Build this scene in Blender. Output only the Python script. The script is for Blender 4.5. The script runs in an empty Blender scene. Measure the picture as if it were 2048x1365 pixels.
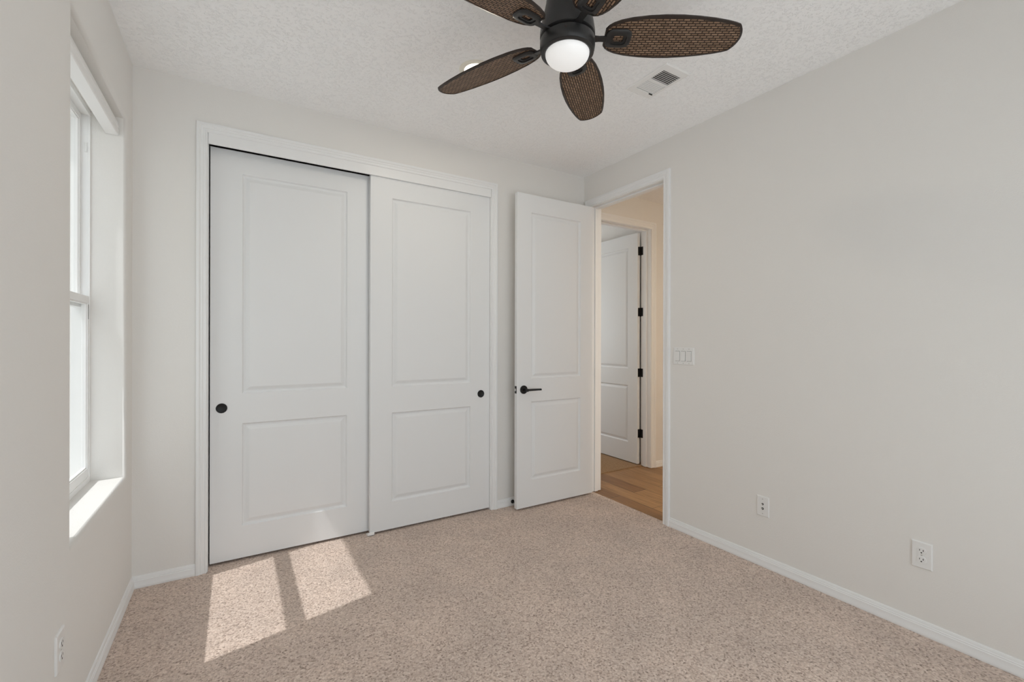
import bpy, bmesh, math, random
from mathutils import Vector, Matrix
random.seed(7)
PI = math.pi
SC = bpy.context.scene
COL = SC.collection

# ------------------------------------------------------------------ camera, world, sun, exposure
W, H, D = 3.073, 2.743, -3.36            # right wall x, ceiling z, wall behind the camera y
cam_d = bpy.data.cameras.new('camera')
cam = bpy.data.objects.new('camera', cam_d)
COL.objects.link(cam)
cam_d.sensor_fit = 'HORIZONTAL'
cam_d.sensor_width = 36.0
cam_d.lens = 36.0 * 901.59 / 2048.0
cam_d.clip_start = 0.02
YAW, ROLL = 0.5496, -0.0022
cam.matrix_world = (Matrix.Translation((0.463, -3.0496, 1.3026)) @ Matrix.Rotation(-YAW, 4, 'Z')
                    @ Matrix.Rotation(PI / 2, 4, 'X') @ Matrix.Rotation(-ROLL, 4, 'Z'))
SC.camera = cam

SC.view_settings.view_transform = 'Standard'
SC.view_settings.look = 'None'
SC.view_settings.gamma = 1.0
SC.view_settings.use_curve_mapping = False
SC.view_settings.exposure = 0.48
SC.cycles.max_bounces = 16
SC.cycles.diffuse_bounces = 12

world = bpy.data.worlds.new('daylight')
SC.world = world
world.use_nodes = True
bg = world.node_tree.nodes['Background']
bg.inputs['Color'].default_value = (0.88, 0.945, 1.0, 1)
bg.inputs['Strength'].default_value = 1.5

sun_d = bpy.data.lights.new('sun', 'SUN')
sun_d.energy = 1.65
sun_d.color = (1.0, 0.99, 0.98)
sun_d.angle = math.radians(0.53)
sun = bpy.data.objects.new('sun', sun_d)
COL.objects.link(sun)
SUN_DIR = Vector((1.0, 0.21, -1.71))
sun.rotation_euler = SUN_DIR.to_track_quat('-Z', 'Y').to_euler()
sun.location = (-4, -2, 6)


def portal(name, loc, direction, sx, sy):
    """daylight sampling aid lying in a window opening (a portal emits nothing of its own)"""
    l = bpy.data.lights.new(name, 'AREA')
    l.shape = 'RECTANGLE'
    l.size, l.size_y = sx, sy
    l.cycles.is_portal = True
    o = bpy.data.objects.new(name, l)
    COL.objects.link(o)
    o.location = loc
    o.rotation_euler = Vector(direction).to_track_quat('-Z', 'Y').to_euler()
    return o


# left window opening (seen) and the unseen one added behind the camera for fill
WY0, WY1, WZ0, WZ1 = -1.024, -0.130, 0.622, 2.405
RX0, RX1, RZ0, RZ1 = 0.30, 2.80, 0.06, 2.45
portal('window_daylight', (-0.29, (WY0 + WY1) / 2, (WZ0 + WZ1) / 2), (1, 0, 0), WY1 - WY0, WZ1 - WZ0)
portal('window_daylight', ((RX0 + RX1) / 2, D - 0.16, (RZ0 + RZ1) / 2), (0, 1, 0), RX1 - RX0, RZ1 - RZ0)


# ------------------------------------------------------------------ materials
def lin(r, g, b):
    f = lambda c: (c / 12.92) if c <= 0.04045 else ((c + 0.055) / 1.055) ** 2.4
    return (f(r / 255), f(g / 255), f(b / 255), 1)


class Mat:
    def __init__(s, name, color=(0.8, 0.8, 0.8, 1), rough=0.6, metal=0.0, spec=0.5):
        s.m = bpy.data.materials.new(name)
        s.m.use_nodes = True
        s.nt = s.m.node_tree
        s.b = s.nt.nodes['Principled BSDF']
        s.out = s.nt.nodes['Material Output']
        s.b.inputs['Base Color'].default_value = color
        s.b.inputs['Roughness'].default_value = rough
        s.b.inputs['Metallic'].default_value = metal
        s.b.inputs['Specular IOR Level'].default_value = spec

    def n(s, typ, **kw):
        nd = s.nt.nodes.new(typ)
        for k, v in kw.items():
            if k.startswith('_'):
                setattr(nd, k[1:], v)
            else:
                nd.inputs[k].default_value = v
        return nd

    def l(s, a, b):
        s.nt.links.new(a, b)

    def pos(s):
        return s.n('ShaderNodeNewGeometry').outputs['Position']

    def noise(s, vec, scale, detail=2, rough=0.5):
        nd = s.n('ShaderNodeTexNoise', Scale=scale, Detail=detail, Roughness=rough)
        s.l(vec, nd.inputs['Vector'])
        return nd.outputs['Fac']

    def ramp(s, fac, stops):
        r = s.n('ShaderNodeValToRGB')
        els = r.color_ramp.elements
        while len(els) < len(stops):
            els.new(0.5)
        for e, (p, c) in zip(els, stops):
            e.position = p
            e.color = c
        s.l(fac, r.inputs['Fac'])
        return r.outputs['Color']

    def bump(s, height, strength, dist, prev=None):
        b = s.n('ShaderNodeBump', Strength=strength, Distance=dist)
        s.l(height, b.inputs['Height'])
        if prev is not None:
            s.l(prev, b.inputs['Normal'])
        s.l(b.outputs['Normal'], s.b.inputs['Normal'])
        return b.outputs['Normal']

    def math(s, op, a, b):
        nd = s.n('ShaderNodeMath', _operation=op)
        for i, x in enumerate((a, b)):
            if isinstance(x, (int, float)):
                nd.inputs[i].default_value = x
            else:
                s.l(x, nd.inputs[i])
        return nd.outputs[0]


M = {}


def wall_paint(name, col):
    m = Mat(name, col, 0.75, spec=0.25)
    p = m.pos()
    h = m.math('ADD', m.noise(p, 190, 2), m.math('MULTIPLY', m.noise(p, 60, 2), 0.7))
    m.bump(h, 0.22, 0.0022)
    return m.m


M['wall'] = wall_paint('wall_paint', (0.782, 0.768, 0.745, 1))

m = Mat('ceiling_texture', (0.955, 0.962, 0.97, 1), 0.85, spec=0.2)
p = m.pos()
blot = m.ramp(m.noise(p, 72, 4, 0.6), [(0.54, (0, 0, 0, 1)), (0.60, (1, 1, 1, 1))])
fine = m.noise(p, 200, 3)
hh = m.math('ADD', m.math('MULTIPLY', blot, 1.0), m.math('MULTIPLY', fine, 0.35))
m.bump(hh, 0.5, 0.005)
M['ceiling'] = m.m

m = Mat('white_trim_paint', (0.825, 0.832, 0.835, 1), 0.38, spec=0.4)
M['trim'] = m.m
m = Mat('white_door_paint', (0.785, 0.797, 0.806, 1), 0.42, spec=0.4)
m.bump(m.noise(m.pos(), 140, 2), 0.05, 0.001)
M['door'] = m.m
M['vinyl'] = Mat('white_vinyl', (0.86, 0.86, 0.855, 1), 0.35).m
M['plate'] = Mat('white_plastic_plate', (0.80, 0.80, 0.792, 1), 0.3).m
M['slot'] = Mat('dark_slot', (0.02, 0.02, 0.02, 1), 0.7).m
M['black'] = Mat('matte_black_metal', (0.012, 0.012, 0.013, 1), 0.45, 0.2, 0.4).m
M['rubber'] = Mat('black_rubber', (0.01, 0.01, 0.01, 1), 0.7).m
M['nickel'] = Mat('aged_brown_hinge_metal', (0.18, 0.15, 0.12, 1), 0.4, 0.9).m
M['screw'] = Mat('grey_screw', (0.55, 0.54, 0.52, 1), 0.4, 0.3).m

# carpet: mottled beige cut pile; darkest flecks paint the shade of its pits
m = Mat('beige_carpet', rough=1.0, spec=0.05)
p = m.pos()
vor = m.n('ShaderNodeTexVoronoi', Scale=135.0, Randomness=1.0)
m.l(p, vor.inputs['Vector'])
vor2 = m.n('ShaderNodeTexVoronoi', Scale=80.0, Randomness=1.0)
m.l(p, vor2.inputs['Vector'])
tuft = vor.outputs['Color']
sep = m.n('ShaderNodeSeparateColor')
m.l(tuft, sep.inputs['Color'])
fl = m.math('ADD', m.math('MULTIPLY', sep.outputs[0], 0.40), m.math('MULTIPLY', m.noise(p, 125, 3, 0.65), 0.60))
base = m.ramp(fl, [(0.22, (0.22, 0.163, 0.130, 1)), (0.38, (0.52, 0.412, 0.350, 1)),
                   (0.60, (0.66, 0.538, 0.465, 1)), (0.84, (0.80, 0.685, 0.605, 1))])
big = m.ramp(m.noise(p, 3.2, 3, 0.55), [(0.35, (0.93, 0.93, 0.93, 1)), (0.65, (1.05, 1.04, 1.03, 1))])
mix = m.n('ShaderNodeMix', _data_type='RGBA', _blend_type='MULTIPLY')
mix.inputs['Factor'].default_value = 1.0
m.l(base, mix.inputs[6])
m.l(big, mix.inputs[7])
m.l(mix.outputs[2], m.b.inputs['Base Color'])
hgt = m.math('ADD', m.math('MULTIPLY', m.math('SUBTRACT', 1.0, vor.outputs['Distance']), 0.6),
             m.math('MULTIPLY', m.math('SUBTRACT', 1.0, vor2.outputs['Distance']), 0.9))
m.bump(hgt, 0.6, 0.006)
m.b.inputs['Sheen Weight'].default_value = 0.15
M['carpet'] = m.m
M['carpet_far'] = Mat('carpet_hall_light_tint', rough=1.0, spec=0.05)  # likely the bedroom carpet; warm dim hall light is put into the colour
m2_ = M['carpet_far']
m2_.l(m2_.ramp(m2_.noise(m2_.pos(), 110, 3, 0.7), [(0.3, (0.24, 0.15, 0.085, 1)), (0.7, (0.40, 0.27, 0.165, 1))]), m2_.b.inputs['Base Color'])
M['carpet_far'] = m2_.m

# wood-look plank tile in the hall
m = Mat('wood_plank_tile', rough=0.42, spec=0.4)
p = m.pos()
mp = m.n('ShaderNodeMapping')
mp.inputs['Rotation'].default_value = (0, 0, PI / 2)
mp.inputs['Location'].default_value = (0.30, 0.015, 0)
m.l(p, mp.inputs['Vector'])
br = m.n('ShaderNodeTexBrick', _offset=0.37, Scale=1.0)
br.inputs['Brick Width'].default_value = 0.92
br.inputs['Row Height'].default_value = 0.155
br.inputs['Mortar Size'].default_value = 0.0022
br.inputs['Color1'].default_value = (0.23, 0.115, 0.044, 1)
br.inputs['Color2'].default_value = (0.42, 0.245, 0.108, 1)
br.inputs['Mortar'].default_value = (0.09, 0.05, 0.025, 1)
m.l(mp.outputs[0], br.inputs['Vector'])
mp2 = m.n('ShaderNodeMapping')
mp2.inputs['Scale'].default_value = (22, 1.6, 1)
m.l(p, mp2.inputs['Vector'])
grain = m.ramp(m.noise(mp2.outputs[0], 2.0, 5, 0.65), [(0.3, (0.70, 0.66, 0.60, 1)), (0.7, (1.2, 1.2, 1.2, 1))])
mix = m.n('ShaderNodeMix', _data_type='RGBA', _blend_type='MULTIPLY')
mix.inputs['Factor'].default_value = 1.0
m.l(br.outputs['Color'], mix.inputs[6])
m.l(grain, mix.inputs[7])
m.l(mix.outputs[2], m.b.inputs['Base Color'])
m.bump(m.math('SUBTRACT', 1.0, br.outputs['Fac']), 0.4, 0.002)
M['plank'] = m.m

# woven wicker of the fan blades, laid out on the blade's own UVs (metres along / across)
m = Mat('woven_wicker', rough=0.5, spec=0.35)
uv = m.n('ShaderNodeUVMap').outputs[0]
br = m.n('ShaderNodeTexBrick', _offset=0.5, Scale=1.0)
br.inputs['Brick Width'].default_value = 0.0250
br.inputs['Row Height'].default_value = 0.0102
br.inputs['Mortar Size'].default_value = 0.0027
br.inputs['Mortar Smooth'].default_value = 0.7
br.inputs['Color1'].default_value = (0.18, 0.110, 0.066, 1)
br.inputs['Color2'].default_value = (0.31, 0.20, 0.128, 1)
br.inputs['Mortar'].default_value = (0.020, 0.008, 0.003, 1)
m.l(uv, br.inputs['Vector'])
m.l(br.outputs['Color'], m.b.inputs['Base Color'])
m.bump(m.math('SUBTRACT', 1.0, br.outputs['Fac']), 0.8, 0.003)
M['wicker'] = m.m
M['rim'] = Mat('dark_brown_rim', (0.022, 0.013, 0.009, 1), 0.45).m
M['bronze'] = Mat('dark_bronze_metal', (0.032, 0.031, 0.031, 1), 0.38, 0.35, 0.5).m


def emis(name, col, strength, base=(0.8, 0.8, 0.8, 1)):
    mm = Mat(name, base, 0.4)
    mm.b.inputs['Emission Color'].default_value = col
    mm.b.inputs['Emission Strength'].default_value = strength
    return mm.m


M['globe'] = emis('lit_opal_glass', (1, 0.99, 0.975, 1), 0.25)
M['lens'] = emis('lit_lamp_lens', (1, 0.93, 0.75, 1), 3.0)
M['can_ring'] = Mat('lamplit_trim_ring', (0.85, 0.82, 0.72, 1), 0.4).m  # white ring with the lamp's warm light put into its base colour

m = Mat('clear_window_glass')
tr = m.n('ShaderNodeBsdfTransparent', Color=(0.97, 0.985, 0.985, 1))
gl = m.n('ShaderNodeBsdfGlossy', Roughness=0.02)
fac = m.n('ShaderNodeLayerWeight', Blend=0.5).outputs['Facing']     # same from both sides of the pane
fr = m.math('ADD', 0.04, m.math('MULTIPLY', 0.96, m.math('POWER', fac, 5.0)))
mx = m.n('ShaderNodeMixShader')
m.l(fr, mx.inputs[0])
m.l(tr.outputs[0], mx.inputs[1])
m.l(gl.outputs[0], mx.inputs[2])
m.l(mx.outputs[0], m.out.inputs['Surface'])
M['glass'] = m.m

m = Mat('pale_concrete_ground', rough=0.95)
m.l(m.ramp(m.noise(m.pos(), 9, 5, 0.7), [(0.3, (0.78, 0.77, 0.75, 1)), (0.7, (0.88, 0.88, 0.87, 1))]), m.b.inputs['Base Color'])
M['ground'] = m.m
M['stucco'] = wall_paint('exterior_stucco', (0.62, 0.58, 0.52, 1))


# ------------------------------------------------------------------ mesh helpers
def link(name, bm, mat, parent=None, smooth=False, recalc=True, bevel=0.0, seg=2, ang=60):
    if recalc:
        bmesh.ops.recalc_face_normals(bm, faces=bm.faces[:])
    me = bpy.data.meshes.new(name)
    bm.to_mesh(me)
    bm.free()
    if smooth:
        for f in me.polygons:
            f.use_smooth = True
    o = bpy.data.objects.new(name, me)
    COL.objects.link(o)
    if mat is not None:
        for mt in (mat if isinstance(mat, (list, tuple)) else [mat]):
            me.materials.append(mt)
    if parent is not None:
        o.parent = parent
    if bevel > 0:
        md = o.modifiers.new('bevel', 'BEVEL')
        md.width = bevel
        md.segments = seg
        md.limit_method = 'ANGLE'
        md.angle_limit = math.radians(ang)
    return o


def tag(o, label=None, cat=None, group=None, kind=None):
    if label: o['label'] = label
    if cat: o['category'] = cat
    if group: o['group'] = group
    if kind: o['kind'] = kind
    return o


def empty(name, loc=(0, 0, 0), rz=0.0):
    o = bpy.data.objects.new(name, None)
    COL.objects.link(o)
    o.location = loc
    o.rotation_euler = (0, 0, rz)
    o.empty_display_size = 0.1
    return o


def copy_tree(o, parent=None):
    c = o.copy()
    COL.objects.link(c)
    c.parent = parent
    for ch in list(o.children):
        copy_tree(ch, c)
    return c


def box(bm, x0, x1, y0, y1, z0, z1, mi=0):
    v = [bm.verts.new(p) for p in ((x0, y0, z0), (x1, y0, z0), (x1, y1, z0), (x0, y1, z0),
                                   (x0, y0, z1), (x1, y0, z1), (x1, y1, z1), (x0, y1, z1))]
    for q in ((3, 2, 1, 0), (4, 5, 6, 7), (0, 1, 5, 4), (1, 2, 6, 5), (2, 3, 7, 6), (3, 0, 4, 7)):
        bm.faces.new([v[i] for i in q]).material_index = mi


def boxes(*bs):
    bm = bmesh.new()
    for b in bs:
        box(bm, *b)
    return bm


def lathe(bm, prof, seg=48, c=(0, 0, 0), axis='Z', mi=0):
    """revolve (radius, height) pairs"""
    rings = []

    def P(r, h, a):
        x, y = r * math.cos(a), r * math.sin(a)
        if axis == 'Z': q = (x, y, h)
        elif axis == 'Y': q = (x, h, y)
        else: q = (h, x, y)
        return (c[0] + q[0], c[1] + q[1], c[2] + q[2])
    for r, h in prof:
        if r < 1e-6:
            rings.append([bm.verts.new(P(0, h, 0))])
        else:
            rings.append([bm.verts.new(P(r, h, 2 * PI * i / seg)) for i in range(seg)])
    for a, b in zip(rings, rings[1:]):
        for i in range(seg):
            j = (i + 1) % seg
            if len(a) == 1 and len(b) == 1: continue
            if len(a) == 1: f = bm.faces.new((a[0], b[i], b[j]))
            elif len(b) == 1: f = bm.faces.new((a[i], a[j], b[0]))
            else: f = bm.faces.new((a[i], a[j], b[j], b[i]))
            f.material_index = mi
    return bm


def prism(bm, pts, mapf, a, b):
    """extrude a closed 2-D outline from a to b; mapf(u, v, w) -> world"""
    A = [bm.verts.new(mapf(u, v, a)) for u, v in pts]
    B = [bm.verts.new(mapf(u, v, b)) for u, v in pts]
    n = len(pts)
    bm.faces.new(A)
    bm.faces.new(B[::-1])
    for i in range(n):
        j = (i + 1) % n
        bm.faces.new((A[i], B[i], B[j], A[j]))
    return bm


def autosmooth(o, deg=35):
    me = o.data
    for f in me.polygons:
        f.use_smooth = True
    me.set_sharp_from_angle(angle=math.radians(deg))
    return o


# local (u, v, w) -> world; w points into the room
fB = lambda u, v, w: (u, -w, v)                 # closet wall: u = x
fL = lambda u, v, w: (w, u, v)                  # window wall: u = y
fR = lambda u, v, w: (W - w, u, v)              # right wall: u = y
fF = lambda u, v, w: (u, D + w, v)              # wall behind the camera
HALLY = 0.158
fH = lambda u, v, w: (u, HALLY - w, v)          # hall wall with the second door


def wall(name, f, u0, u1, thick, holes=(), r=0.0, mat=None, label=None, z1=H):
    """a wall slab with rectangular openings (u0,u1,v0,v1); r = bullnose radius of the room-side edge"""
    bm = bmesh.new()
    us = sorted({u0, u1} | {h[0] - r for h in holes} | {h[1] + r for h in holes})
    vs = sorted({0.0, z1} | {max(0.0, h[2] - r) if h[2] > 0 else 0.0 for h in holes} | {h[3] + r for h in holes})
    us2 = sorted({u0, u1} | {h[0] for h in holes} | {h[1] for h in holes})
    vs2 = sorted({0.0, z1} | {h[2] for h in holes} | {h[3] for h in holes})

    def sheet(us, vs, w, grow):
        for a, b in zip(us, us[1:]):
            for c, d in zip(vs, vs[1:]):
                mu, mv = (a + b) / 2, (c + d) / 2
                if any(h[0] - grow < mu < h[1] + grow and h[2] - grow < mv < h[3] + grow for h in holes):
                    continue
                bm.faces.new([bm.verts.new(f(*q)) for q in ((a, c, w), (b, c, w), (b, d, w), (a, d, w))])
    sheet(us, vs, 0.0, r)
    sheet(us2, vs2, -thick, 0.0)
    for (a, b, c, d) in holes:
        loops = []
        n = 8 if r > 0 else 0
        for k in range(n + 1):
            t = (PI / 2) * k / n if n else PI / 2
            off = r * (1 - math.sin(t)); w = -r * (1 - math.cos(t))
            loops.append((off, w))
        loops.append((0.0, -thick))
        if c > 0:
            mk = lambda o, w: [(a - o, c - o, w), (b + o, c - o, w), (b + o, d + o, w), (a - o, d + o, w)]
        else:
            mk = lambda o, w: [(a - o, 0, w), (a - o, d + o, w), (b + o, d + o, w), (b + o, 0, w)]
        prev = None
        for (o, w) in loops:
            vs_ = [bm.verts.new(f(*q)) for q in mk(o, w)]
            if prev:
                m_ = len(vs_)
                for i in range(m_ if c > 0 else m_ - 1):
                    j = (i + 1) % m_
                    bm.faces.new((prev[i], prev[j], vs_[j], vs_[i]))
            prev = vs_
    # ends and top
    for (q0, q1, q2, q3) in (((u0, 0, 0), (u0, 0, -thick), (u0, z1, -thick), (u0, z1, 0)),
                             ((u1, 0, 0), (u1, 0, -thick), (u1, z1, -thick), (u1, z1, 0)),
                             ((u0, z1, 0), (u0, z1, -thick), (u1, z1, -thick), (u1, z1, 0))):
        bm.faces.new([bm.verts.new(f(*q)) for q in (q0, q1, q2, q3)])
    bmesh.ops.remove_doubles(bm, verts=bm.verts[:], dist=1e-5)
    o = link(name, bm, mat or M['wall'])
    for fc in o.data.polygons:                      # only the rounded edge is smooth
        fc.use_smooth = max(abs(c) for c in fc.normal) < 0.9999
    tag(o, label, 'wall', kind='structure')
    return o


CASING = [(0.0, 0.0), (0.0, 0.009), (0.004, 0.0115), (0.008, 0.0115), (0.0105, 0.0095), (0.020, 0.0105), (0.0225, 0.013),
          (0.030, 0.0145), (0.0325, 0.013), (0.036, 0.0145), (0.040, 0.018), (0.051, 0.0185), (0.055, 0.017), (0.057, 0.013), (0.057, 0.0)]


def casing(name, f, a, b, top, label, width=0.057, legs=(True, True)):
    """mitred door casing around an opening a..b, top; profile goes outwards from the inner edge"""
    s = width / 0.057
    bm = bmesh.new()
    prev = None
    for (u, w) in CASING:
        u *= s
        L = [(a - u, 0.0, w), (a - u, top + u, w), (b + u, top + u, w), (b + u, 0.0, w)]
        cur = [bm.verts.new(f(*q)) for q in L]
        if prev:
            for i in range(3):
                bm.faces.new((prev[i], prev[i + 1], cur[i + 1], cur[i]))
        prev = cur
    o = link(name, bm, M['trim'])
    autosmooth(o, 30)
    return tag(o, label, 'door casing', kind='structure')


BASE = [(0.0, 0.0), (0.0135, 0.0), (0.0145, 0.004), (0.0145, 0.014), (0.0125, 0.018), (0.0125, 0.040), (0.0100, 0.0425), (0.0100, 0.047),
        (0.0075, 0.050), (0.0070, 0.056), (0.0045, 0.062), (0.0, 0.063)]


def baseboard(name, f, spans, label, z=0.0):
    bm = bmesh.new()
    for a, b in spans:
        A = [bm.verts.new(f(a, v + z, w)) for w, v in BASE]
        B = [bm.verts.new(f(b, v + z, w)) for w, v in BASE]
        for i in range(len(BASE) - 1):
            bm.faces.new((A[i], B[i], B[i + 1], A[i + 1]))
        bm.faces.new(A)
        bm.faces.new(B[::-1])
    o = link(name, bm, M['trim'])
    autosmooth(o, 30)
    return tag(o, label, 'baseboard', kind='structure')


def jamb(name, f, a, b, top, depth, label, stop_at=None, thick=0.018, front=0.0):
    """lining boards of an opening; clear opening a..b, top"""
    bm = bmesh.new()

    def bx(u0, u1, v0, v1, w0, w1):
        c = [(u0, v0, w0), (u1, v0, w0), (u1, v1, w0), (u0, v1, w0), (u0, v0, w1), (u1, v0, w1), (u1, v1, w1), (u0, v1, w1)]
        v = [bm.verts.new(f(*q)) for q in c]
        for q in ((3, 2, 1, 0), (4, 5, 6, 7), (0, 1, 5, 4), (1, 2, 6, 5), (2, 3, 7, 6), (3, 0, 4, 7)):
            bm.faces.new([v[i] for i in q])
    bx(a - thick, a, 0, top + thick, front, -depth)
    bx(b, b + thick, 0, top + thick, front, -depth)
    bx(a, b, top, top + thick, front, -depth)
    if stop_at is not None:
        s0, s1 = stop_at
        t = 0.011
        bx(a, a + t, 0, top, -s0, -s1)
        bx(b - t, b, 0, top, -s0, -s1)
        bx(a + t, b - t, top - t, top, -s0, -s1)
    o = link(name, bm, M['trim'], bevel=0.0015)
    return tag(o, label, 'door jamb', kind='structure')


PANEL = [(0.0, 0.0), (0.0025, 0.0050), (0.007, 0.0110), (0.013, 0.0125), (0.019, 0.0115), (0.036, 0.0040), (0.040, 0.0030), (0.045, 0.0030)]


def door_slab(w, h, t, panels, mapf, ks=1.0):
    """two-panel moulded door; panels = (u0,u1,v0,v1); mapf(u, v, d) with d = 0 on the front face, t on the back"""
    bm = bmesh.new()
    us = sorted({0.0, w, panels[0][0], panels[0][1]})
    vs = sorted({0.0, h} | {p[2] for p in panels} | {p[3] for p in panels})
    for d0, sg in ((0.0, 1), (t, -1)):
        for a, b in zip(us, us[1:]):
            for c, d in zip(vs, vs[1:]):
                mu, mv = (a + b) / 2, (c + d) / 2
                if any(p[0] < mu < p[1] and p[2] < mv < p[3] for p in panels):
                    continue
                bm.faces.new([bm.verts.new(mapf(u, v, d0)) for u, v in ((a, c), (b, c), (b, d), (a, d))])
        for p in panels:
            prev = None
            for (o, dp) in PANEL:
                o *= ks
                cur = [bm.verts.new(mapf(u, v, d0 + sg * dp)) for u, v in
                       ((p[0] + o, p[2] + o), (p[1] - o, p[2] + o), (p[1] - o, p[3] - o), (p[0] + o, p[3] - o))]
                if prev:
                    for i in range(4):
                        j = (i + 1) % 4
                        bm.faces.new((prev[i], prev[j], cur[j], cur[i]))
                prev = cur
            bm.faces.new(prev)
    for q in (((0, 0), (w, 0)), ((w, 0), (w, h)), ((w, h), (0, h)), ((0, h), (0, 0))):
        (a, c), (b, d) = q
        # split long edges at the grid lines so that the border closes
        ts = [(a + (b - a) * 0, c)]
        if a == b:
            ys = [v for v in (vs if d > c else vs[::-1])]
            for y0, y1 in zip(ys, ys[1:]):
                bm.faces.new([bm.verts.new(mapf(*z)) for z in ((a, y0, 0), (a, y1, 0), (a, y1, t), (a, y0, t))])
        else:
            xs = [u for u in (us if b > a else us[::-1])]
            for x0, x1 in zip(xs, xs[1:]):
                bm.faces.new([bm.verts.new(mapf(*z)) for z in ((x0, c, 0), (x1, c, 0), (x1, c, t), (x0, c, t))])
    bmesh.ops.remove_doubles(bm, verts=bm.verts[:], dist=1e-5)
    return bm


# ------------------------------------------------------------------ room shell
HX1 = 4.95                                   # far end of the hall
carp = link('floor', boxes((-0.0, 3.10, D, 0.75, -0.05, 0.0)), M['carpet'])
tag(carp, 'beige flecked cut pile carpet of the bedroom', 'floor', kind='structure')
hf = link('floor_hall', boxes((3.10, HX1, D, 0.272, -0.05, -0.004)), M['plank'])
tag(hf, 'brown wood look plank floor of the hall beyond the open door', 'floor', kind='structure')
ff = link('floor_far_room', boxes((3.10, HX1, 0.272, 3.2, -0.05, 0.004)), M['carpet_far'])
tag(ff, 'carpet of the room across the hall', 'floor', kind='structure')
cl = link('ceiling', boxes((0.0, 3.188, D, 0.0, H, H + 0.12)), M['ceiling'])
tag(cl, 'white knockdown textured bedroom ceiling', 'ceiling', kind='structure')
c2 = link('ceiling_hall', boxes((3.188, HX1, D, 3.2, H, H + 0.12), (0.0, 3.188, 0.0, 0.9, H, H + 0.12)), M['ceiling'])
tag(c2, 'ceiling of the hall and the far room', 'ceiling', kind='structure')

wall('wall_left', fL, D - 0.2, 0.0, 0.30, [(WY0, WY1, WZ0, WZ1)], r=0.016, label='off white bullnosed wall on the left with the window recess')
wall('wall_back', fB, 0.0, W + 0.115, 0.115, [(0.312, 2.155, 0.0, 2.49)], label='off white wall around the white sliding closet doors')
wall('wall_right', fR, D, 0.0, 0.115, [(-0.881, -0.072, 0.0, 2.478)], label='off white wall on the right with switch and outlets')
wall('wall_front', fF, -0.0, W + 0.115, 0.20, [(RX0, RX1, RZ0, RZ1)], r=0.016, label='off white wall behind the camera')
# closet niche, hall and far room
o = link('wall_closet', boxes((0.0, W, 0.75, 0.80, 0, H), (-0.05, 0.0, 0.115, 0.80, 0, H), (2.75, 2.80, 0.115, 0.75, 0, H)), M['wall'])
tag(o, 'walls inside the closet behind the sliding doors', 'wall', kind='structure')
JX0, JX1 = 3.335, 4.095                     # clear opening of the hall door
wall('wall_hall_back', fH, 3.188, HX1, 0.115, [(JX0 - 0.018, JX1 + 0.018, 0.0, 2.478)], label='warm lit hall wall around the second doorway')
o = link('wall_hall_end', boxes((HX1, HX1 + 0.1, D, 3.2, 0, H), (3.188, HX1, D - 0.1, D, 0, H)), M['wall'])
tag(o, 'end walls of the hall', 'wall', kind='structure')
bm = boxes((3.188, HX1, 3.2, 3.3, 0, H), (4.165, 4.25, 0.273, 3.2, 0, H), (3.088, 3.188, 0.8, 0.9, 0, H), (3.088, 3.188, 3.0, 3.3, 0, H),
           (3.088, 3.188, 0.9, 3.0, 0, 0.8), (3.088, 3.188, 0.9, 3.0, 2.5, H))
o = link('wall_far_room', bm, M['wall'])
tag(o, 'walls of the room across the hall with its window opening', 'wall', kind='structure')
portal('window_daylight', (3.10, 1.95, 1.65), (1, 0, 0), 2.1, 1.7)

# outside
o = link('ground', boxes((-14, 14, -14, 14, -0.45, -0.30)), M['ground'])
tag(o, 'pale concrete ground outside the windows', 'ground', kind='structure')
nb = link('added_neighbour_building', boxes((-8.0, -4.6, -9.0, 26.0, -0.30, 6.6)), M['stucco'])  # added to hold back part of the left window's daylight
tag(nb, 'pale stucco building added outside the left window to cut its daylight', 'building', kind='structure')
EX, EZ = -0.62, 2.87
o = link('roof_eave', boxes((EX, -0.30, -5, 2.5, EZ, EZ + 0.18), (-0.30, 5.2, -3.7, 0.95, EZ, EZ + 0.18), (3.0, 5.2, 0.95, 3.5, EZ, EZ + 0.18)), M['stucco'])
tag(o, 'roof with eave overhanging the left window', 'roof', kind='structure')

# baseboards
baseboard('baseboard_left', fL, [(D, 0.0)], 'white baseboard along the window wall')
baseboard('baseboard_back', fB, [(0.0, 0.2735), (2.193, W)], 'white baseboard either side of the closet doors')
baseboard('baseboard_right', fR, [(D, -0.925), (-0.035, 0.0)], 'white baseboard along the right wall')
baseboard('baseboard_hall', fH, [(4.158, HX1)], 'baseboard of the hall right of the second doorway', z=-0.004)

# trims
casing('trim_1', fB, 0.3250, 2.1412, 2.4685, 'white moulded casing around the sliding closet doors', width=0.0515)
casing('trim_2', fR, -0.868, -0.084, 2.466, 'white casing of the open bedroom doorway')
casing('trim_3', fH, JX0 - 0.006, JX1 + 0.004, 2.457, 'casing of the doorway across the hall', width=0.066)
jamb('trim_4', fB, 0.330, 2.136, 2.472, 0.115, 'white lining boards of the closet opening')
jamb('trim_5', fR, -0.862, -0.090, 2.460, 0.118, 'white jamb of the bedroom doorway', stop_at=(0.040, 0.075), front=0.002)
jamb('trim_6', fH, JX0, JX1, 2.455, 0.125, 'white jamb of the doorway across the hall', stop_at=(0.045, 0.080), front=0.002)
# closet head board that hides the track, and the track itself
o = link('trim_7', boxes((0.330, 2.136, -0.006, 0.008, 2.4085, 2.472)), M['trim'], bevel=0.002)
tag(o, 'white fascia board over the sliding closet doors', 'fascia', kind='structure')
o = link('trim_8', boxes((0.330, 2.136, 0.009, 0.10, 2.440, 2.455)), M['slot'])
tag(o, 'dark sliding door track above the closet doors', 'track', kind='structure')


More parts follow.
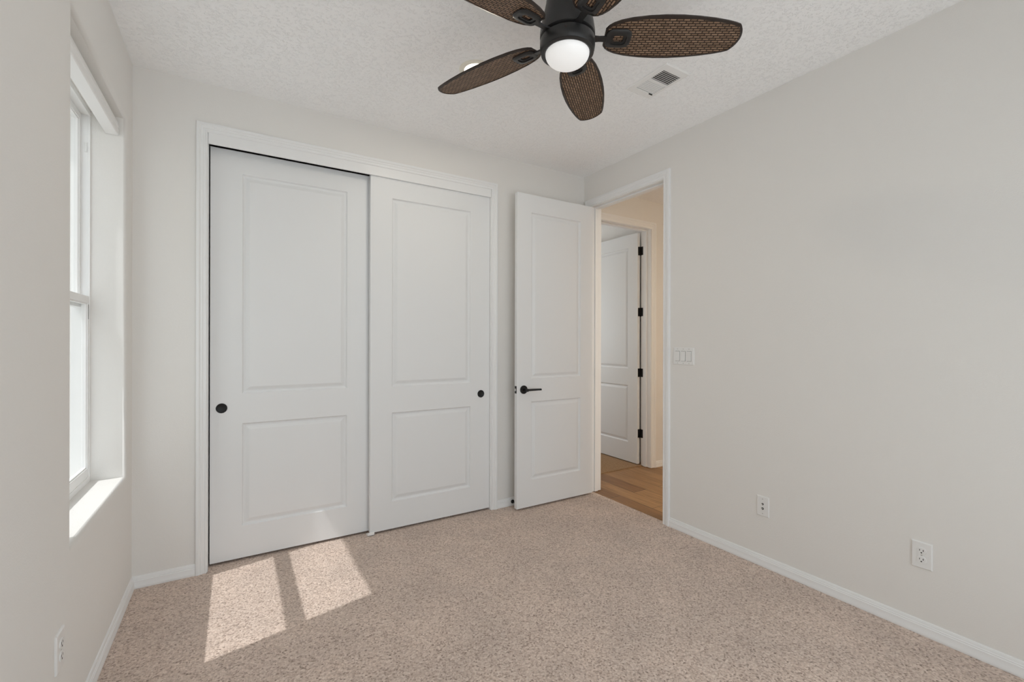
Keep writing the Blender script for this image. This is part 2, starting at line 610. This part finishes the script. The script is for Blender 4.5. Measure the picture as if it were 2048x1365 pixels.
# ------------------------------------------------------------------ doors
def pull_cup(parent, x, y, z):
    bm = bmesh.new()
    lathe(bm, [(0.0, -0.0006), (0.0205, -0.0006), (0.0225, -0.0022), (0.0255, -0.0030), (0.0282, -0.0020), (0.0285, -0.0008), (0.0285, 0.002)], 40, (x, y, z), 'Y')
    o = link('finger_pull', bm, M['black'], parent, smooth=True)
    o['label'] = 'round black recessed finger pull'
    return o


def closet_door(name, x0, x1, yf, panels, pull, label):
    r = empty(name, (x0, yf, 0.015))
    w, h = x1 - x0, 2.418 - 0.015
    pl = [(a - x0, b - x0, c - 0.015, d - 0.015) for a, b, c, d in panels]
    bm = door_slab(w, h, 0.035, pl, lambda u, v, d: (u, d, v))
    link('door_panel', bm, M['door'], r, bevel=0.0015, ang=75)
    pull_cup(r, pull[0] - x0, 0.0, pull[1] - 0.015)
    return tag(r, label, 'closet door', kind='structure')


closet_door('door_1', 0.336, 1.250, 0.060, [(0.495, 1.090, 0.988, 2.287), (0.495, 1.090, 0.204, 0.811)], (0.393, 0.908),
            'left white two panel sliding closet door with the sunlit patch')
closet_door('door_2', 1.2285, 2.1345, 0.010, [(1.374, 1.970, 0.988, 2.278), (1.370, 1.965, 0.201, 0.810)][:1] + [(1.374, 1.970, 0.201, 0.810)], (2.059, 0.899),
            'right white two panel sliding closet door, in front of the left one')

# floor guide between the two closet doors
bm = boxes((1.212, 1.256, 0.000, 0.008, 0.0, 0.022), (1.212, 1.256, 0.000, 0.050, 0.0, 0.005))
g = link('floor_guide', bm, M['vinyl'], bevel=0.001)
tag(g, 'small white plastic guide under the overlap of the closet doors', 'door guide')


def lever(parent, x, y, z, sgn, side):
    """rosette on the face y (side = -1 faces -y), lever towards sgn*x"""
    s = side
    bm = bmesh.new()
    lathe(bm, [(0.0, 0.0), (0.0325, 0.0), (0.0325, 0.007 * s), (0.030, 0.0095 * s), (0.0, 0.0095 * s)], 40, (x, y, z), 'Y')
    hd = link('door_handle', bm, M['black'], parent, smooth=False)
    autosmooth(hd, 40)
    hd['label'] = 'black lever handle on a round rosette'
    bm = bmesh.new()
    lathe(bm, [(0.010, 0.008 * s), (0.010, 0.040 * s), (0.012, 0.044 * s), (0.012, 0.060 * s), (0.0, 0.061 * s)], 24, (x, y, z), 'Y')
    n = 10
    ring = []
    for i in range(n + 1):
        t = i / n
        cx = x + sgn * (0.004 + 0.122 * t)
        hw = 0.0095 - 0.002 * t
        cy = y + s * (0.0525 - 0.004 * math.sin(PI * t) + 0.006 * t)
        ring.append([bm.verts.new((cx, cy - s * 0.0055, z - hw)), bm.verts.new((cx, cy + s * 0.0055, z - hw * 0.8)),
                     bm.verts.new((cx, cy + s * 0.0055, z + hw * 0.8)), bm.verts.new((cx, cy - s * 0.0055, z + hw))])
    for a, b in zip(ring, ring[1:]):
        for i in range(4):
            bm.faces.new((a[i], a[(i + 1) % 4], b[(i + 1) % 4], b[i]))
    bm.faces.new(ring[0]); bm.faces.new(ring[-1][::-1])
    lv = link('lever', bm, M['black'], hd)
    autosmooth(lv, 40)
    return hd


def hinge(parent, x, y, z, mat, leafs, name='hinge'):
    """knuckle with two leaves; leafs = list of boxes relative to the pin"""
    bm = bmesh.new()
    lathe(bm, [(0.0, -0.0465), (0.0042, -0.0455), (0.0065, -0.0435), (0.0065, 0.0435), (0.0042, 0.0455), (0.0, 0.0465)], 16, (x, y, z), 'Z')
    for (a, b, c, d) in leafs:
        box(bm, x + a, x + b, y + c, y + d, z - 0.044, z + 0.044)
    return autosmooth(link(name, bm, mat, parent), 40)


# bedroom door: open, parallel to the closet wall
DX0, DX1, DY = 2.2925, 3.049, -0.137
d3 = empty('door_3', (DX0, DY, 0.015))
Z0 = 0.015
bm = door_slab(DX1 - DX0, 2.443 - Z0, 0.035,
               [(2.4235 - DX0, 2.9185 - DX0, 1.010 - Z0, 2.303 - Z0), (2.4235 - DX0, 2.9185 - DX0, 0.222 - Z0, 0.831 - Z0)],
               lambda u, v, d: (u, d, v))
link('door_panel', bm, M['door'], d3, bevel=0.0015, ang=75)
lever(d3, 2.3525 - DX0, 0.0, 0.928 - Z0, 1, -1)
lever(d3, 2.3525 - DX0, 0.035, 0.928 - Z0, 1, 1)
lp = link('latch_plate', boxes((-0.0012, 0.0010, 0.005, 0.030, 0.900 - Z0, 0.957 - Z0)), M['black'], d3, bevel=0.0006)
bm = boxes((-0.011, 0.0, 0.011, 0.024, 0.919 - Z0, 0.938 - Z0))
link('latch_bolt', bm, M['screw'], lp, bevel=0.002)
for hz in (2.240, 1.633, 0.995, 0.358):
    hinge(d3, DX1 - DX0 + 0.008, 0.0405, hz - Z0, M['nickel'], [(-0.008, -0.0055, -0.036, 0.0), (-0.001, 0.0012, -0.0005, 0.006)])
tag(d3, 'white two panel bedroom door standing open against the closet wall', 'door', kind='structure')

# hall door: open into the far room, edge-on to its jamb
FX, FY = 4.060, 0.300
d4 = empty('door_4', (FX, FY, 0.012))
Z4 = 0.012
bm = door_slab(0.757, 2.446 - Z4, 0.035, [(0.132, 0.628, 1.010 - Z4, 2.303 - Z4), (0.132, 0.628, 0.222 - Z4, 0.831 - Z4)],
               lambda u, v, d: (d, u, v))
link('door_panel', bm, M['door'], d4, bevel=0.0015, ang=75)
for hz in (2.252, 1.610, 0.972, 0.333):
    # leaf on the door edge, knuckle and leaf on the jamb
    hinge(d4, 0.041, -0.006, hz - Z4, M['black'], [(-0.034, 0.0, 0.0030, 0.0058), (-0.0075, -0.0055, -0.038, 0.0), (-0.030, 0.0, -0.004, 0.0010)])
tag(d4, 'white two panel door across the hall with four black hinges', 'door', kind='structure')

# door stop behind the bedroom door
ds = empty('door_stop', (2.330, -0.0145, 0.034))
bm = bmesh.new()
lathe(bm, [(0.0, 0.0), (0.0145, 0.0), (0.0145, -0.003), (0.010, -0.006), (0.0055, -0.008), (0.0055, -0.068), (0.0, -0.068)], 24, (0, 0, 0), 'Y')
autosmooth(link('stem', bm, M['black'], ds), 40)
bm = bmesh.new()
lathe(bm, [(0.0, -0.066), (0.0095, -0.066), (0.0105, -0.070), (0.0105, -0.082), (0.008, -0.086), (0.0, -0.0865)], 24, (0, 0, 0), 'Y')
autosmooth(link('rubber_tip', bm, M['rubber'], ds), 40)
tag(ds, 'small black door stop on the baseboard behind the open bedroom door', 'door stop')


# ------------------------------------------------------------------ windows
def frame_ring(bm, f, a, b, c, d, tl, tr_, tb, tt, w0, w1):
    """rectangular ring in a window plane, outer a..b x c..d, thickness per side, depth w0..w1"""
    def bx(u0, u1, v0, v1):
        cs = [(u0, v0, w0), (u1, v0, w0), (u1, v1, w0), (u0, v1, w0), (u0, v0, w1), (u1, v0, w1), (u1, v1, w1), (u0, v1, w1)]
        v = [bm.verts.new(f(*q)) for q in cs]
        for q in ((3, 2, 1, 0), (4, 5, 6, 7), (0, 1, 5, 4), (1, 2, 6, 5), (2, 3, 7, 6), (3, 0, 4, 7)):
            bm.faces.new([v[i] for i in q])
    bx(a, a + tl, c, d)
    bx(b - tr_, b, c, d)
    bx(a + tl, b - tr_, c, c + tb)
    bx(a + tl, b - tr_, d - tt, d)


def single_hung(name, f, a, b, c, d, label, near=0.055, far=0.018, w_front=-0.136):
    root = empty(name, f((a + b) / 2, c, w_front))
    inv = root.location.copy()
    g = lambda u, v, w: tuple(Vector(f(u, v, w)) - inv)
    bm = bmesh.new()
    frame_ring(bm, g, a, b, c, d, 0.0065, 0.0065, 0.022, 0.020, w_front - 0.004, -0.205)
    frame_ring(bm, g, a, b, c, d, 0.0100, 0.0100, 0.026, 0.024, w_front, w_front - 0.008)
    fr_ = link('frame', bm, M['vinyl'], root, bevel=0.001)
    zr = 1.513
    bm = bmesh.new()
    frame_ring(bm, g, a + 0.0065, b - 0.0065, c + 0.022, zr, near, far, 0.045, 0.034, w_front - 0.004, w_front - 0.028)
    frame_ring(bm, g, a + 0.0065 + near, b - 0.0065 - far, c + 0.067, zr - 0.034, 0.004, 0.004, 0.006, 0.006, w_front - 0.009, w_front - 0.024)
    ls = link('lower_sash', bm, M['vinyl'], root, bevel=0.0015)
    bm = bmesh.new()
    cs = (b - 0.0065 - far * 0.55)
    for (u0, u1, v0, v1, w0, w1) in ((cs - 0.0025, cs + 0.0025, zr - 0.110, zr - 0.040, w_front - 0.005, w_front - 0.0035),):
        q = [g(u0, v0, w0), g(u1, v0, w0), g(u1, v1, w0), g(u0, v1, w0), g(u0, v0, w1), g(u1, v0, w1), g(u1, v1, w1), g(u0, v1, w1)]
        v = [bm.verts.new(x) for x in q]
        for k in ((3, 2, 1, 0), (4, 5, 6, 7), (0, 1, 5, 4), (1, 2, 6, 5), (2, 3, 7, 6), (3, 0, 4, 7)):
            bm.faces.new([v[i] for i in k])
    s_ = link('stile_shadow_strip', bm, M['slot'], ls)  # dark strip standing in for the shadow line on the stile

    def pane(u0, u1, v0, v1, w):
        bm = bmesh.new()
        bm.faces.new([bm.verts.new(g(*q)) for q in ((u0, v0, w), (u1, v0, w), (u1, v1, w), (u0, v1, w))])
        return bm
    link('glass_pane', pane(a + 0.0065 + near, b - 0.0065 - far, c + 0.067, zr - 0.034, w_front - 0.016), M['glass'], ls)
    bm = bmesh.new()
    frame_ring(bm, g, a + 0.0065, b - 0.0065, zr - 0.053, d - 0.020, near, far, 0.040, 0.030, w_front - 0.034, w_front - 0.060)
    frame_ring(bm, g, a + 0.0065 + near, b - 0.0065 - far, zr - 0.020, d - 0.050, 0.004, 0.004, 0.004, 0.004, w_front - 0.039, w_front - 0.056)
    us_ = link('upper_sash', bm, M['vinyl'], root, bevel=0.0015)
    link('glass_pane', pane(a + 0.0065 + near, b - 0.0065 - far, zr - 0.020, d - 0.050, w_front - 0.048), M['glass'], us_)
    # little stop on the far track
    bm = bmesh.new()
    q = []
    for w in (w_front - 0.012, w_front - 0.020):
        for (u, v) in ((b - 0.0066, 2.205), (b - 0.0110, 2.205), (b - 0.0110, 2.250), (b - 0.0066, 2.250)):
            q.append(bm.verts.new(g(u, v, w)))
    for k in ((3, 2, 1, 0), (4, 5, 6, 7), (0, 1, 5, 4), (1, 2, 6, 5), (2, 3, 7, 6), (3, 0, 4, 7)):
        bm.faces.new([q[i] for i in k])
    link('sash_stop', bm, M['plate'], fr_, bevel=0.001)
    return tag(root, label, 'window', kind='structure')


single_hung('window_1', fL, WY0, WY1, WZ0, WZ1, 'white vinyl single hung window set deep in the left wall')
single_hung('window_fill', fF, RX0, RX1, RZ0, RZ1, 'unseen window added behind the camera for fill daylight', near=0.03, far=0.03, w_front=-0.10)  # added out of view so that daylight fills the room evenly

# roller shade cassette at the top of the recess
rs = empty('roller_shade', (-0.057, (WY0 + WY1) / 2, 2.314))
HLEN = (WY1 - WY0) / 2 - 0.004
prof = [(-0.025, 0.0), (0.021, 0.0), (0.0245, 0.004), (0.0245, 0.030), (0.0215, 0.034), (0.0245, 0.038), (0.0225, 0.062), (0.016, 0.074), (-0.025, 0.076)]
bm = prism(bmesh.new(), prof, lambda u, v, w: (u, w, v), -HLEN + 0.004, HLEN - 0.004)
autosmooth(link('cassette', bm, M['vinyl'], rs, bevel=0.001), 25)
prof2 = [(u * 1.04, v * 1.0 + (0.0006 if v > 0.01 else -0.0006)) for u, v in prof]
for sgn in (-1, 1):
    a, b = sorted((sgn * (HLEN - 0.004), sgn * HLEN))
    link('end_cap', prism(bmesh.new(), prof2, lambda u, v, w: (u, w, v), a, b), M['plate'], rs)
tag(rs, 'white roller shade cassette at the top of the window recess, shade rolled up', 'window shade')


# ------------------------------------------------------------------ wall plates
def plate(name, f, u0, u1, v0, v1, label, cat, group=None, thick=0.0062):
    root = empty(name, f((u0 + u1) / 2, (v0 + v1) / 2, 0.0))
    inv = root.location.copy()
    g = lambda u, v, w: tuple(Vector(f(u, v, w)) - inv)
    bm = bmesh.new()
    prev = None
    for o, w in ((0, 0), (0, 0.003), (0.0012, 0.0048), (0.004, thick)):
        cur = [bm.verts.new(g(*q)) for q in ((u0 + o, v0 + o, w), (u1 - o, v0 + o, w), (u1 - o, v1 - o, w), (u0 + o, v1 - o, w))]
        if prev:
            for i in range(4):
                j = (i + 1) % 4
                bm.faces.new((prev[i], prev[j], cur[j], cur[i]))
        prev = cur
    bm.faces.new(prev)
    link('cover_plate', bm, M['plate'], root)
    tag(root, label, cat, group)
    return root, g, thick


def gbox(bm, g, u0, u1, v0, v1, w0, w1):
    q = [bm.verts.new(g(*x)) for x in ((u0, v0, w0), (u1, v0, w0), (u1, v1, w0), (u0, v1, w0), (u0, v0, w1), (u1, v0, w1), (u1, v1, w1), (u0, v1, w1))]
    for k in ((3, 2, 1, 0), (4, 5, 6, 7), (0, 1, 5, 4), (1, 2, 6, 5), (2, 3, 7, 6), (3, 0, 4, 7)):
        bm.faces.new([q[i] for i in k])


def gdisc(bm, g, u, v, ru, rv, w0, w1, n=20):
    A = [bm.verts.new(g(u + ru * math.cos(2 * PI * i / n), v + rv * math.sin(2 * PI * i / n), w0)) for i in range(n)]
    B = [bm.verts.new(g(u + ru * math.cos(2 * PI * i / n), v + rv * math.sin(2 * PI * i / n), w1)) for i in range(n)]
    bm.faces.new(A); bm.faces.new(B[::-1])
    for i in range(n):
        bm.faces.new((A[i], A[(i + 1) % n], B[(i + 1) % n], B[i]))


def screw(root, g, u, v, th):
    bm = bmesh.new()
    gdisc(bm, g, u, v, 0.0032, 0.0032, th - 0.001, th + 0.0006, 14)
    return link('screw', bm, M['screw'], root)


# triple rocker switch
sw, g, th = plate('light_switch', fR, -1.120, -0.953, 1.143, 1.260, 'white three rocker light switch plate right of the open doorway', 'light switch')
uc, vc = -1.0365, 1.2015
for k in (-1, 0, 1):
    u = uc + k * 0.046
    bm = bmesh.new()
    gbox(bm, g, u - 0.0178, u + 0.0178, vc - 0.0345, vc + 0.0345, th - 0.002, th + 0.0004)
    sur = link('rocker_frame', bm, M['slot'], sw)
    bm = bmesh.new()
    up = 1 if k != 0 else -1
    A = [(u - 0.0165, vc - 0.033), (u + 0.0165, vc - 0.033), (u + 0.0165, vc), (u - 0.0165, vc), (u + 0.0165, vc + 0.033), (u - 0.0165, vc + 0.033)]
    hs = [0.0045 - 0.0025 * up, 0.0045 - 0.0025 * up, 0.0030, 0.0030, 0.0045 + 0.0025 * up, 0.0045 + 0.0025 * up]
    T = [bm.verts.new(g(a, b, th + h)) for (a, b), h in zip(A, hs)]
    Bm = [bm.verts.new(g(a, b, th - 0.001)) for (a, b) in A]
    bm.faces.new((T[0], T[1], T[2], T[3])); bm.faces.new((T[3], T[2], T[4], T[5]))
    for i, j in ((0, 1), (1, 2), (2, 4), (4, 5), (5, 3), (3, 0)):
        bm.faces.new((T[i], T[j], Bm[j], Bm[i]))
    link('rocker', bm, M['plate'], sw)
    for sv in (-0.0484, 0.0484):
        screw(sw, g, u, vc + sv, th)


def outlet(name, f, u0, u1, v0, v1, label, group):
    o, g, th = plate(name, f, u0, u1, v0, v1, label, 'outlet', group)
    uc, vc = (u0 + u1) / 2, (v0 + v1) / 2
    for s in (-1, 1):
        v = vc + s * 0.0195
        bm = bmesh.new()
        n = 28
        pts = []
        for i in range(n):
            a = 2 * PI * i / n
            pts.append((uc + 0.0172 * math.cos(a), v + max(-0.0142, min(0.0142, 0.0172 * math.sin(a)))))
        A = [bm.verts.new(g(a, b, th - 0.001)) for a, b in pts]
        B = [bm.verts.new(g(uc + (a - uc) * 0.96, v + (b - v) * 0.96, th + 0.0022)) for a, b in pts]
        bm.faces.new(B)
        for i in range(n):
            bm.faces.new((A[i], A[(i + 1) % n], B[(i + 1) % n], B[i]))
        rc = link('socket', bm, M['plate'], o)
        bm = bmesh.new()
        w0, w1 = th + 0.0015, th + 0.0026
        gbox(bm, g, uc - 0.0076, uc - 0.0052, v - 0.0015, v + 0.0068, w0, w1)
        gbox(bm, g, uc + 0.0052, uc + 0.0074, v - 0.0005, v + 0.0064, w0, w1)
        gdisc(bm, g, uc, v - 0.0078, 0.0028, 0.0028, w0, w1, 14)
        link('slots', bm, M['slot'], rc)
    screw(o, g, uc, vc, th)
    return o


outlet('power_outlet', fR, -2.328, -2.256, 0.294, 0.411, 'white duplex power outlet low on the right wall', 'duplex outlets')
outlet('power_outlet', fL, -1.179, -1.105, 0.289, 0.408, 'white duplex power outlet low on the left wall below the window', 'duplex outlets')

cx, g, th = plate('cable_jack', fR, -1.617, -1.547, 0.290, 0.405, 'white wall plate with two dark jacks, low on the right wall', 'wall plate')
uc, vc = -1.582, 0.3475
for dv, r_ in ((0.013, 0.0062), (-0.013, 0.0068)):
    bm = bmesh.new()
    gdisc(bm, g, uc, vc + dv, r_, r_, th - 0.001, th + 0.0012)
    j = link('jack', bm, M['slot'], cx)
    bm = bmesh.new()
    gdisc(bm, g, uc, vc + dv, 0.0030, 0.0030, th, th + 0.0065, 12)
    link('connector', bm, M['screw'], j)
for dv in (-0.042, 0.042):
    screw(cx, g, uc, vc + dv, th)


# ------------------------------------------------------------------ ceiling vent
VX0, VX1, VY0, VY1 = 2.356, 2.546, -1.482, -1.196
GX0, GX1, GY0, GY1 = 2.390, 2.524, -1.434, -1.244
vt = empty('ceiling_vent', ((VX0 + VX1) / 2, (VY0 + VY1) / 2, H))
ox, oy = vt.location.x, vt.location.y
bm = bmesh.new()
prev = None
for x0, x1, y0, y1, z in ((VX0, VX1, VY0, VY1, 0.0), (VX0, VX1, VY0, VY1, -0.003), (VX0 + 0.006, VX1 - 0.006, VY0 + 0.006, VY1 - 0.006, -0.0065),
                          (GX0 - 0.004, GX1 + 0.004, GY0 - 0.004, GY1 + 0.004, -0.0075), (GX0, GX1, GY0, GY1, -0.006), (GX0, GX1, GY0, GY1, 0.0)):
    cur = [bm.verts.new((x - ox, y - oy, z)) for x, y in ((x0, y0), (x1, y0), (x1, y1), (x0, y1))]
    if prev:
        for i in range(4):
            bm.faces.new((prev[i], prev[(i + 1) % 4], cur[(i + 1) % 4], cur[i]))
    prev = cur
ym = (GY0 + GY1) / 2
box(bm, GX0 - ox, GX1 - ox, ym - 0.006 - oy, ym + 0.006 - oy, -0.0065, 0.0)
link('vent_frame', bm, M['vinyl'], vt)
bm = boxes((GX0 - ox, GX1 - ox, GY0 - oy, GY1 - oy, -0.0012, -0.0004))
link('duct_opening', bm, M['slot'], vt)
for half, (a, b), tilt in ((0, (GY0 + 0.004, ym - 0.008), -1), (1, (ym + 0.008, GY1 - 0.002), 1)):
    n = 7
    for i in range(n):
        y = a + (b - a) * (i + 0.5) / n
        bm = bmesh.new()
        dy, dz = (0.0052 if half == 0 else 0.0032) * tilt, (0.0050 if half == 0 else 0.0042)
        q = [(GX0 - ox, y - dy - oy, -0.0008 - 0.0), (GX1 - ox, y - dy - oy, -0.0008), (GX1 - ox, y + dy - oy, -0.0008 - dz), (GX0 - ox, y + dy - oy, -0.0008 - dz)]
        A = [bm.verts.new(v) for v in q]
        B = [bm.verts.new((v[0], v[1] + 0.0009, v[2])) for v in q]
        bm.faces.new(A); bm.faces.new(B[::-1])
        for k in range(4):
            bm.faces.new((A[k], A[(k + 1) % 4], B[(k + 1) % 4], B[k]))
        link('louver', bm, M['vinyl'], vt)
bm = boxes((GX1 - 0.030 - ox, GX1 - 0.004 - ox, GY1 + 0.001 - oy, GY1 + 0.0045 - oy, -0.0125, -0.005))
link('damper_lever', bm, M['slot'], vt)
tag(vt, 'white rectangular air vent in the ceiling right of the fan', 'air vent')

# ------------------------------------------------------------------ recessed light
CXL, CYL = 1.553, -0.905
can = empty('recessed_light', (CXL, CYL, H))
bm = bmesh.new()
lathe(bm, [(0.092, 0.0), (0.092, -0.003), (0.086, -0.006), (0.070, -0.006), (0.066, -0.004), (0.066, 0.0)], 48)
autosmooth(link('trim_ring', bm, M['can_ring'], can), 40)
bm = bmesh.new()
lathe(bm, [(0.066, -0.0035), (0.030, -0.0042), (0.0, -0.0045)], 48)
link('lens', bm, M['lens'], can, smooth=True)
tag(can, 'lit round recessed ceiling light partly hidden by a fan blade', 'ceiling light')
ld = bpy.data.lights.new('recessed_lamp', 'AREA')
ld.shape = 'DISK'; ld.size = 0.12; ld.energy = 3.0; ld.color = (1.0, 0.90, 0.74)
lo = bpy.data.objects.new('recessed_lamp', ld)
COL.objects.link(lo)
lo.location = (CXL, CYL, H - 0.008)
# the hall's own ceiling lamp (out of the photo)
ld = bpy.data.lights.new('hall_lamp', 'AREA')
ld.shape = 'DISK'; ld.size = 0.16; ld.energy = 20.0; ld.color = (1.0, 0.86, 0.68)
lo = bpy.data.objects.new('hall_lamp', ld)
COL.objects.link(lo)
lo.location = (3.50, -2.45, H - 0.01)

# ------------------------------------------------------------------ ceiling fan
FCX, FCY, ZB = 1.551, -1.677, 2.4646
FDZ = -0.016
TH0, PITCH = -0.5478, 0.2173
fan = empty('ceiling_fan', (FCX, FCY, H))
zz = lambda z: z - H + (FDZ if z < 2.70 else 0.0)
bm = bmesh.new()
lathe(bm, [(0.0, zz(2.743)), (0.078, zz(2.743)), (0.084, zz(2.735)), (0.084, zz(2.70)), (0.079, zz(2.66)), (0.082, zz(2.62)), (0.092, zz(2.575)),
           (0.101, zz(2.535)), (0.1055, zz(2.505)), (0.1055, zz(2.490)), (0.100, zz(2.487)), (0.0, zz(2.487))], 64)
autosmooth(link('motor_housing', bm, M['bronze'], fan), 35)
bm = bmesh.new()
lathe(bm, [(0.0, zz(2.4865)), (0.092, zz(2.4865)), (0.092, zz(2.478)), (0.0, zz(2.478))], 64)
autosmooth(link('flywheel', bm, M['rim'], fan), 35)
bm = bmesh.new()
lathe(bm, [(0.0, zz(2.4775)), (0.1035, zz(2.4775)), (0.1055, zz(2.474)), (0.1055, zz(2.452)), (0.104, zz(2.440)), (0.100, zz(2.431)), (0.101, zz(2.428)),
           (0.097, zz(2.4255)), (0.090, zz(2.4245)), (0.0850, zz(2.428)), (0.0, zz(2.430))], 64)
autosmooth(link('light_kit_housing', bm, M['bronze'], fan), 35)
bm = bmesh.new()
prof = [(0.0845, zz(2.4270))]
for i in range(1, 13):
    a = (PI / 2) * i / 12
    prof.append((0.0845 * math.cos(a) if i < 12 else 0.0, zz(2.4270 - 0.050 * math.sin(a))))
lathe(bm, prof, 64)
gb = link('light_globe', bm, M['globe'], fan, smooth=True)
gb['label'] = 'lit white opal glass dome'
# small set screws on the kit side
for k in range(3):
    a = TH0 + 0.35 + k * 2 * PI / 3
    bm = bmesh.new()
    lathe(bm, [(0.0, 0.003), (0.004, 0.0025), (0.0045, 0.0), (0.0045, -0.003)], 14, (0, 0, 0), 'X')
    s_ = link('screw', bm, M['rim'], fan, smooth=True)
    s_.location = (0.1052 * math.cos(a), 0.1052 * math.sin(a), zz(2.463))
    s_.rotation_euler = (0, 0, a)

HW = [(0.140, 0.036), (0.150, 0.050), (0.165, 0.061), (0.190, 0.072), (0.230, 0.082), (0.290, 0.090), (0.350, 0.0935), (0.410, 0.093), (0.470, 0.0885),
      (0.530, 0.081), (0.580, 0.072), (0.612, 0.064), (0.630, 0.0575), (0.636, 0.052)]
TIPR = 0.655


def blade_outline(inset=0.0):
    up = [(r, max(0.004, w - inset)) for r, w in HW]
    up[0] = (HW[0][0] + inset, up[0][1])
    rt = [(min(r, TIPR - inset), w) for r, w in up]
    tip = []
    wt = rt[-1][1]
    r0 = rt[-1][0] - (inset * 0.6)
    rt[-1] = (r0, wt)
    for i in range(1, 8):
        t = i / 8
        w = wt * (1 - 2 * t)
        tip.append((r0 + (TIPR - inset - r0) * math.sin(PI * t) ** 0.8, w))
    return rt + tip + [(r, -w) for r, w in rt[::-1]]


def flat_solid(bm, out, z0, z1, uvl=None):
    A = [bm.verts.new((r, w, z0)) for r, w in out]
    B = [bm.verts.new((r, w, z1)) for r, w in out]
    fs = [bm.faces.new(A), bm.faces.new(B[::-1])]
    n = len(out)
    for i in range(n):
        j = (i + 1) % n
        fs.append(bm.faces.new((A[i], B[i], B[j], A[j])))
    if uvl is not None:
        for fc in fs:
            for lp_ in fc.loops:
                lp_[uvl].uv = (lp_.vert.co.x, lp_.vert.co.y)


def rrect(l0, l1, hw, rad, n=6):
    pts = []
    for (cx_, cy_, a0) in ((l1 - rad, hw - rad, 0), (l0 + rad, hw - rad, PI / 2), (l0 + rad, -hw + rad, PI), (l1 - rad, -hw + rad, 1.5 * PI)):
        for i in range(n + 1):
            a = a0 + (PI / 2) * i / n
            pts.append((cx_ + rad * math.cos(a), cy_ + rad * math.sin(a)))
    return pts


def ring_band(bm, loops):
    """closed band swept through a list of (outline, z)"""
    prev = None
    first = None
    for out, z in loops + [loops[0]]:
        cur = first if (prev is not None and out is loops[0][0] and z == loops[0][1] and first is not None) else [bm.verts.new((r, w, z)) for r, w in out]
        if first is None: first = cur
        if prev is not None:
            n = len(cur)
            for i in range(n):
                j = (i + 1) % n
                bm.faces.new((prev[i], prev[j], cur[j], cur[i]))
        prev = cur


def make_blade():
    bm = bmesh.new()
    uvl = bm.loops.layers.uv.new('UVMap')
    flat_solid(bm, blade_outline(0.006), -0.0035, 0.0035, uvl)
    b = link('blade', bm, M['wicker'], fan)
    b['label'] = 'brown woven wicker blade with dark rim'
    bm = bmesh.new()
    o0, o1 = blade_outline(0.0), blade_outline(0.0085)
    ring_band(bm, [(o0, -0.003), (o0, 0.003), (o1, 0.0052), (o1, -0.0052)])
    link('blade_rim', bm, M['rim'], b)
    # blade iron: stepped open loop under the blade and an arm to the hub
    bm = bmesh.new()
    a0, a1, a2, a3 = rrect(0.144, 0.240, 0.040, 0.026), rrect(0.148, 0.236, 0.0355, 0.023), rrect(0.162, 0.222, 0.0230, 0.014), rrect(0.173, 0.211, 0.0135, 0.008)
    ring_band(bm, [(a0, -0.0050), (a0, -0.0085), (a1, -0.0125), (a2, -0.0130), (a2, -0.0090), (a3, -0.0090), (a3, -0.0050)])
    out = [(0.082, 0.015), (0.120, 0.0105), (0.158, 0.0125), (0.158, -0.0125), (0.120, -0.0105), (0.082, -0.015)]
    flat_solid(bm, out, -0.0055, -0.0115)
    autosmooth(link('blade_iron', bm, M['bronze'], b), 40)
    return b


blade = make_blade()
for k in range(5):
    b = blade if k == 0 else copy_tree(blade, fan)
    a = TH0 + k * 2 * PI / 5
    b.matrix_parent_inverse = Matrix()
    # pitch: the clockwise edge (seen from above) is the higher one
    mat = Matrix.Translation((0, 0, ZB - H + 0.012)) @ Matrix.Rotation(a, 4, 'Z') @ Matrix.Rotation(-PITCH, 4, 'X')
    b.location = mat.to_translation()
    b.rotation_euler = mat.to_euler()
    b.scale = (1.019, 1.004, 1.0)
tag(fan, 'dark bronze ceiling fan with five woven wicker blades and a lit dome', 'ceiling fan')
